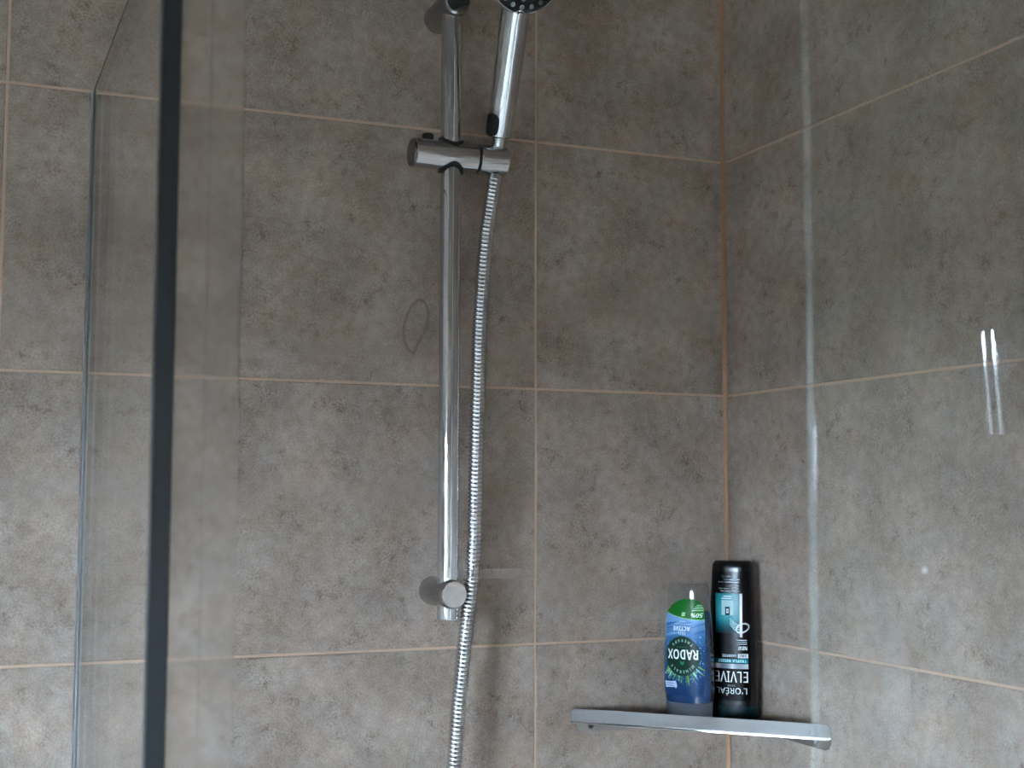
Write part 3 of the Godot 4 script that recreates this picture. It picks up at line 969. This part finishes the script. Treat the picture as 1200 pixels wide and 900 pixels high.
func build_dish() -> void:
	var t := thing("soap_dish", "clear acrylic soap dish clipped on the rail above its lower bracket", "soap dish", Vector3(-0.3917, 1.2835, 0.052))
	var tray := Shape.new()
	tray.add(box(Vector3(0.014, 0.0, -0.030), Vector3(0.088, 0.0022, 0.040), 0.0008))
	tray.add(box(Vector3(-0.016, 0.0, 0.0125), Vector3(0.088, 0.0090, 0.0150), 0.0006))
	part("tray", tray.done(), M.acrylic, t)
	var ring := []
	for q in [[0.0112, 0.0], [0.0136, 0.0], [0.0136, 0.0105], [0.0112, 0.0105], [0.0112, 0.0]]:
		ring.append(circle(Vector3(0, q[1], 0), Vector3.RIGHT, Vector3.BACK, q[0], 32))
	part("clip", loft(ring, [1, 2, 3], false, false).done(), M.acrylic, t)

func build_shelf() -> void:
	var y := 1.107
	var t := thing("corner_shelf", "stainless steel corner shelf screwed to both tiled walls", "shelf")
	var L := Vector3(-0.2175, y, 0.0010)
	var R := Vector3(-0.0010, y, 0.2115)
	var along := (R - L).normalized()
	var out_ := Vector3(-along.z, 0, along.x).normalized()   # towards the room
	if out_.z < 0:
		out_ = -out_
	part("plate", slab(PackedVector3Array([L, Vector3(-0.0010, y, 0.0010), R]), Vector3(0, 0.0012, 0)).done(), M.steel, t)
	# upturned lip that leans back a little, its upper corners rounded off
	var lean := (Vector3.UP + out_ * 0.13).normalized()
	var hgt := 0.0170
	var rc := 0.0065
	var len := L.distance_to(R)
	var o := PackedVector3Array()
	o.append(L)
	o.append(R)
	for k in 7:
		var a := PI / 2 * k / 6.0
		o.append(L + along * (len - rc + rc * cos(a)) + lean * (hgt - rc + rc * sin(a)))
	for k in 7:
		var a := PI / 2 + PI / 2 * k / 6.0
		o.append(L + along * (rc + rc * cos(a)) + lean * (hgt - rc + rc * sin(a)))
	part("lip", slab(o, -out_ * 0.0012).done(), M.steel, t)
	part("fold", rod(L + out_ * 0.0006 + along * 0.001, R + out_ * 0.0006 - along * 0.001, 0.0013, 16).done(), M.chrome, t)
	# flanges bent down along both walls, with a screw in each
	for w in 2:
		var f := PackedVector3Array()
		for q in [[0.0, 0.0], [0.211, 0.0], [0.2105, -0.005], [0.207, -0.0105], [0.201, -0.013], [0.0, -0.013]]:
			f.append(Vector3(-0.0010 - q[0], y + q[1], 0.0010) if w == 0 else Vector3(-0.0010, y + q[1], 0.0010 + q[0]))
		part("wall_flange", slab(f, Vector3(0, 0, 0.0012) if w == 0 else Vector3(-0.0012, 0, 0)).done(), M.chrome_dull, t)
		var c := Vector3(-0.192, y - 0.0055, 0.0022) if w == 0 else Vector3(-0.0022, y - 0.0055, 0.186)
		part("screw", rod(c, c + (Vector3(0, 0, 0.0012) if w == 0 else Vector3(-0.0012, 0, 0)), 0.0032, 20).done(), M.black_plastic, t)

func build_blue_bottle() -> void:
	var t := thing("shower_gel_bottle", "blue see-through shower gel bottle standing on its frosted cap on the corner shelf", "bottle", Vector3(-0.0945, 1.1084, 0.0660))
	t.rotation.y = -deg_to_rad(52)
	var e := 2.5
	# height, half width, half depth: cap down, base up
	var tab := [[0.0, 0.0275, 0.0175], [0.022, 0.0282, 0.0182], [0.040, 0.0296, 0.0192], [0.075, 0.0292, 0.0192], [0.115, 0.0272, 0.0184], [0.140, 0.0254, 0.0176], [0.158, 0.0238, 0.0166], [0.162, 0.0230, 0.0158], [0.1635, 0.0214, 0.0144]]
	var cap := part("cap", bottle_shape(tab, 0.0, 0.0255, e, 0.0008, 8).done(), solid_clear("frosted cap", Color(0.46, 0.48, 0.51), 0.45, 0.38, 0.03), t)
	cap.set_meta("label", "frosted colourless cap")
	# gel, with a bulging lower edge
	var rings := []
	for i in 25:
		var y := lerpf(0.0275, 0.131, i / 24.0)
		var d := lerp_table(tab, y)
		var ring := oval(y, d[0] - 0.0012, d[1] - 0.0012, e)
		if i == 0:
			for k in ring.size():
				ring[k].y -= 0.0035 * (1.0 - pow(ring[k].x / d[0], 2.0))
		rings.append(ring)
	part("gel", loft(rings).done(), solid_clear("blue gel", Color(0.0, 0.27, 0.50), 0.55, 0.08, 0.033), t)
	part("body", bottle_shape(tab, 0.0262, 0.1635, e, 0.0, 40).done(), pane("clear bottle", Color(0.42, 0.44, 0.45), 0.09, 0.02), t)
	var half := func(q: float) -> float:
		if q < 0.0: return 0.0255
		var k := 0.0255 * pow(maxf(0.0, 1.0 - pow(absf(q - 0.42) / 0.585, 4.5)), 0.45)
		return maxf(k, 0.004)
	part("label", wrap_sheet(tab, 0.034, 0.1455, e, half, -0.001, 0.0004, 0.008).done(false), printed(blue_label()), t)

func build_black_bottle() -> void:
	var t := thing("shampoo_bottle", "tall black shampoo bottle with a teal cap, standing upside down next to the corner", "bottle", Vector3(-0.0365, 1.1084, 0.0705))
	t.rotation.y = -deg_to_rad(47)
	var e := 2.6
	var tab := [[0.0, 0.0285, 0.0175], [0.030, 0.0286, 0.0178], [0.070, 0.0284, 0.0178], [0.120, 0.0272, 0.0172], [0.165, 0.0252, 0.0162], [0.183, 0.0243, 0.0155], [0.1865, 0.0232, 0.0146], [0.1885, 0.0208, 0.0126]]
	var cap := part("cap", bottle_shape(tab, 0.0, 0.0205, e, 0.0003, 8).done(), solid_clear("dark teal cap", Color(0.0, 0.16, 0.18), 0.55, 0.25, 0.04), t)
	cap.set_meta("label", "dark teal see-through cap")
	var body := part("body", bottle_shape(tab, 0.0208, 0.1885, e, 0.0, 40).done(), mat("black gloss plastic", Color(0.020, 0.021, 0.024), 0.25), t)
	body.set_meta("label", "glossy black body")
	var half := func(_q: float) -> float: return 0.0245
	part("label", wrap_sheet(tab, 0.026, 0.176, e, half, -0.001, 0.0004).done(false), printed(black_label(), 0.22), t)

func build_hook() -> void:
	var t := thing("robe_hook", "chrome robe hook with an upright bar on the wall outside the front glass panel", "hook", Vector3(0, 1.43, 1.062))
	part("upright", rod(Vector3(-0.028, 0.0, 0), Vector3(-0.034, 0.095, 0), 0.021).done(), M.chrome, t)
	part("post", rod(Vector3(-0.012, 0.045, 0), Vector3(-0.0065, 0.045, 0), 0.009).done(), M.chrome, t)
	var k := thing("wall_knob", "chrome ball knob on the wall beside the robe hook", "knob", Vector3(0, 1.398, 1.137))
	var prof := []
	for i in 17:
		var a := PI * i / 16.0
		prof.append([0.014 - 0.014 * cos(a), 0.014 * sin(a)])
	part("ball", lathe(Vector3(-0.042, 0, 0), Vector3(1, 0, 0), prof, 32, 60.0).done(), M.chrome, k)
	part("stem", rod(Vector3(-0.016, 0, 0), Vector3(-0.0065, 0, 0), 0.006).done(), M.chrome, k)
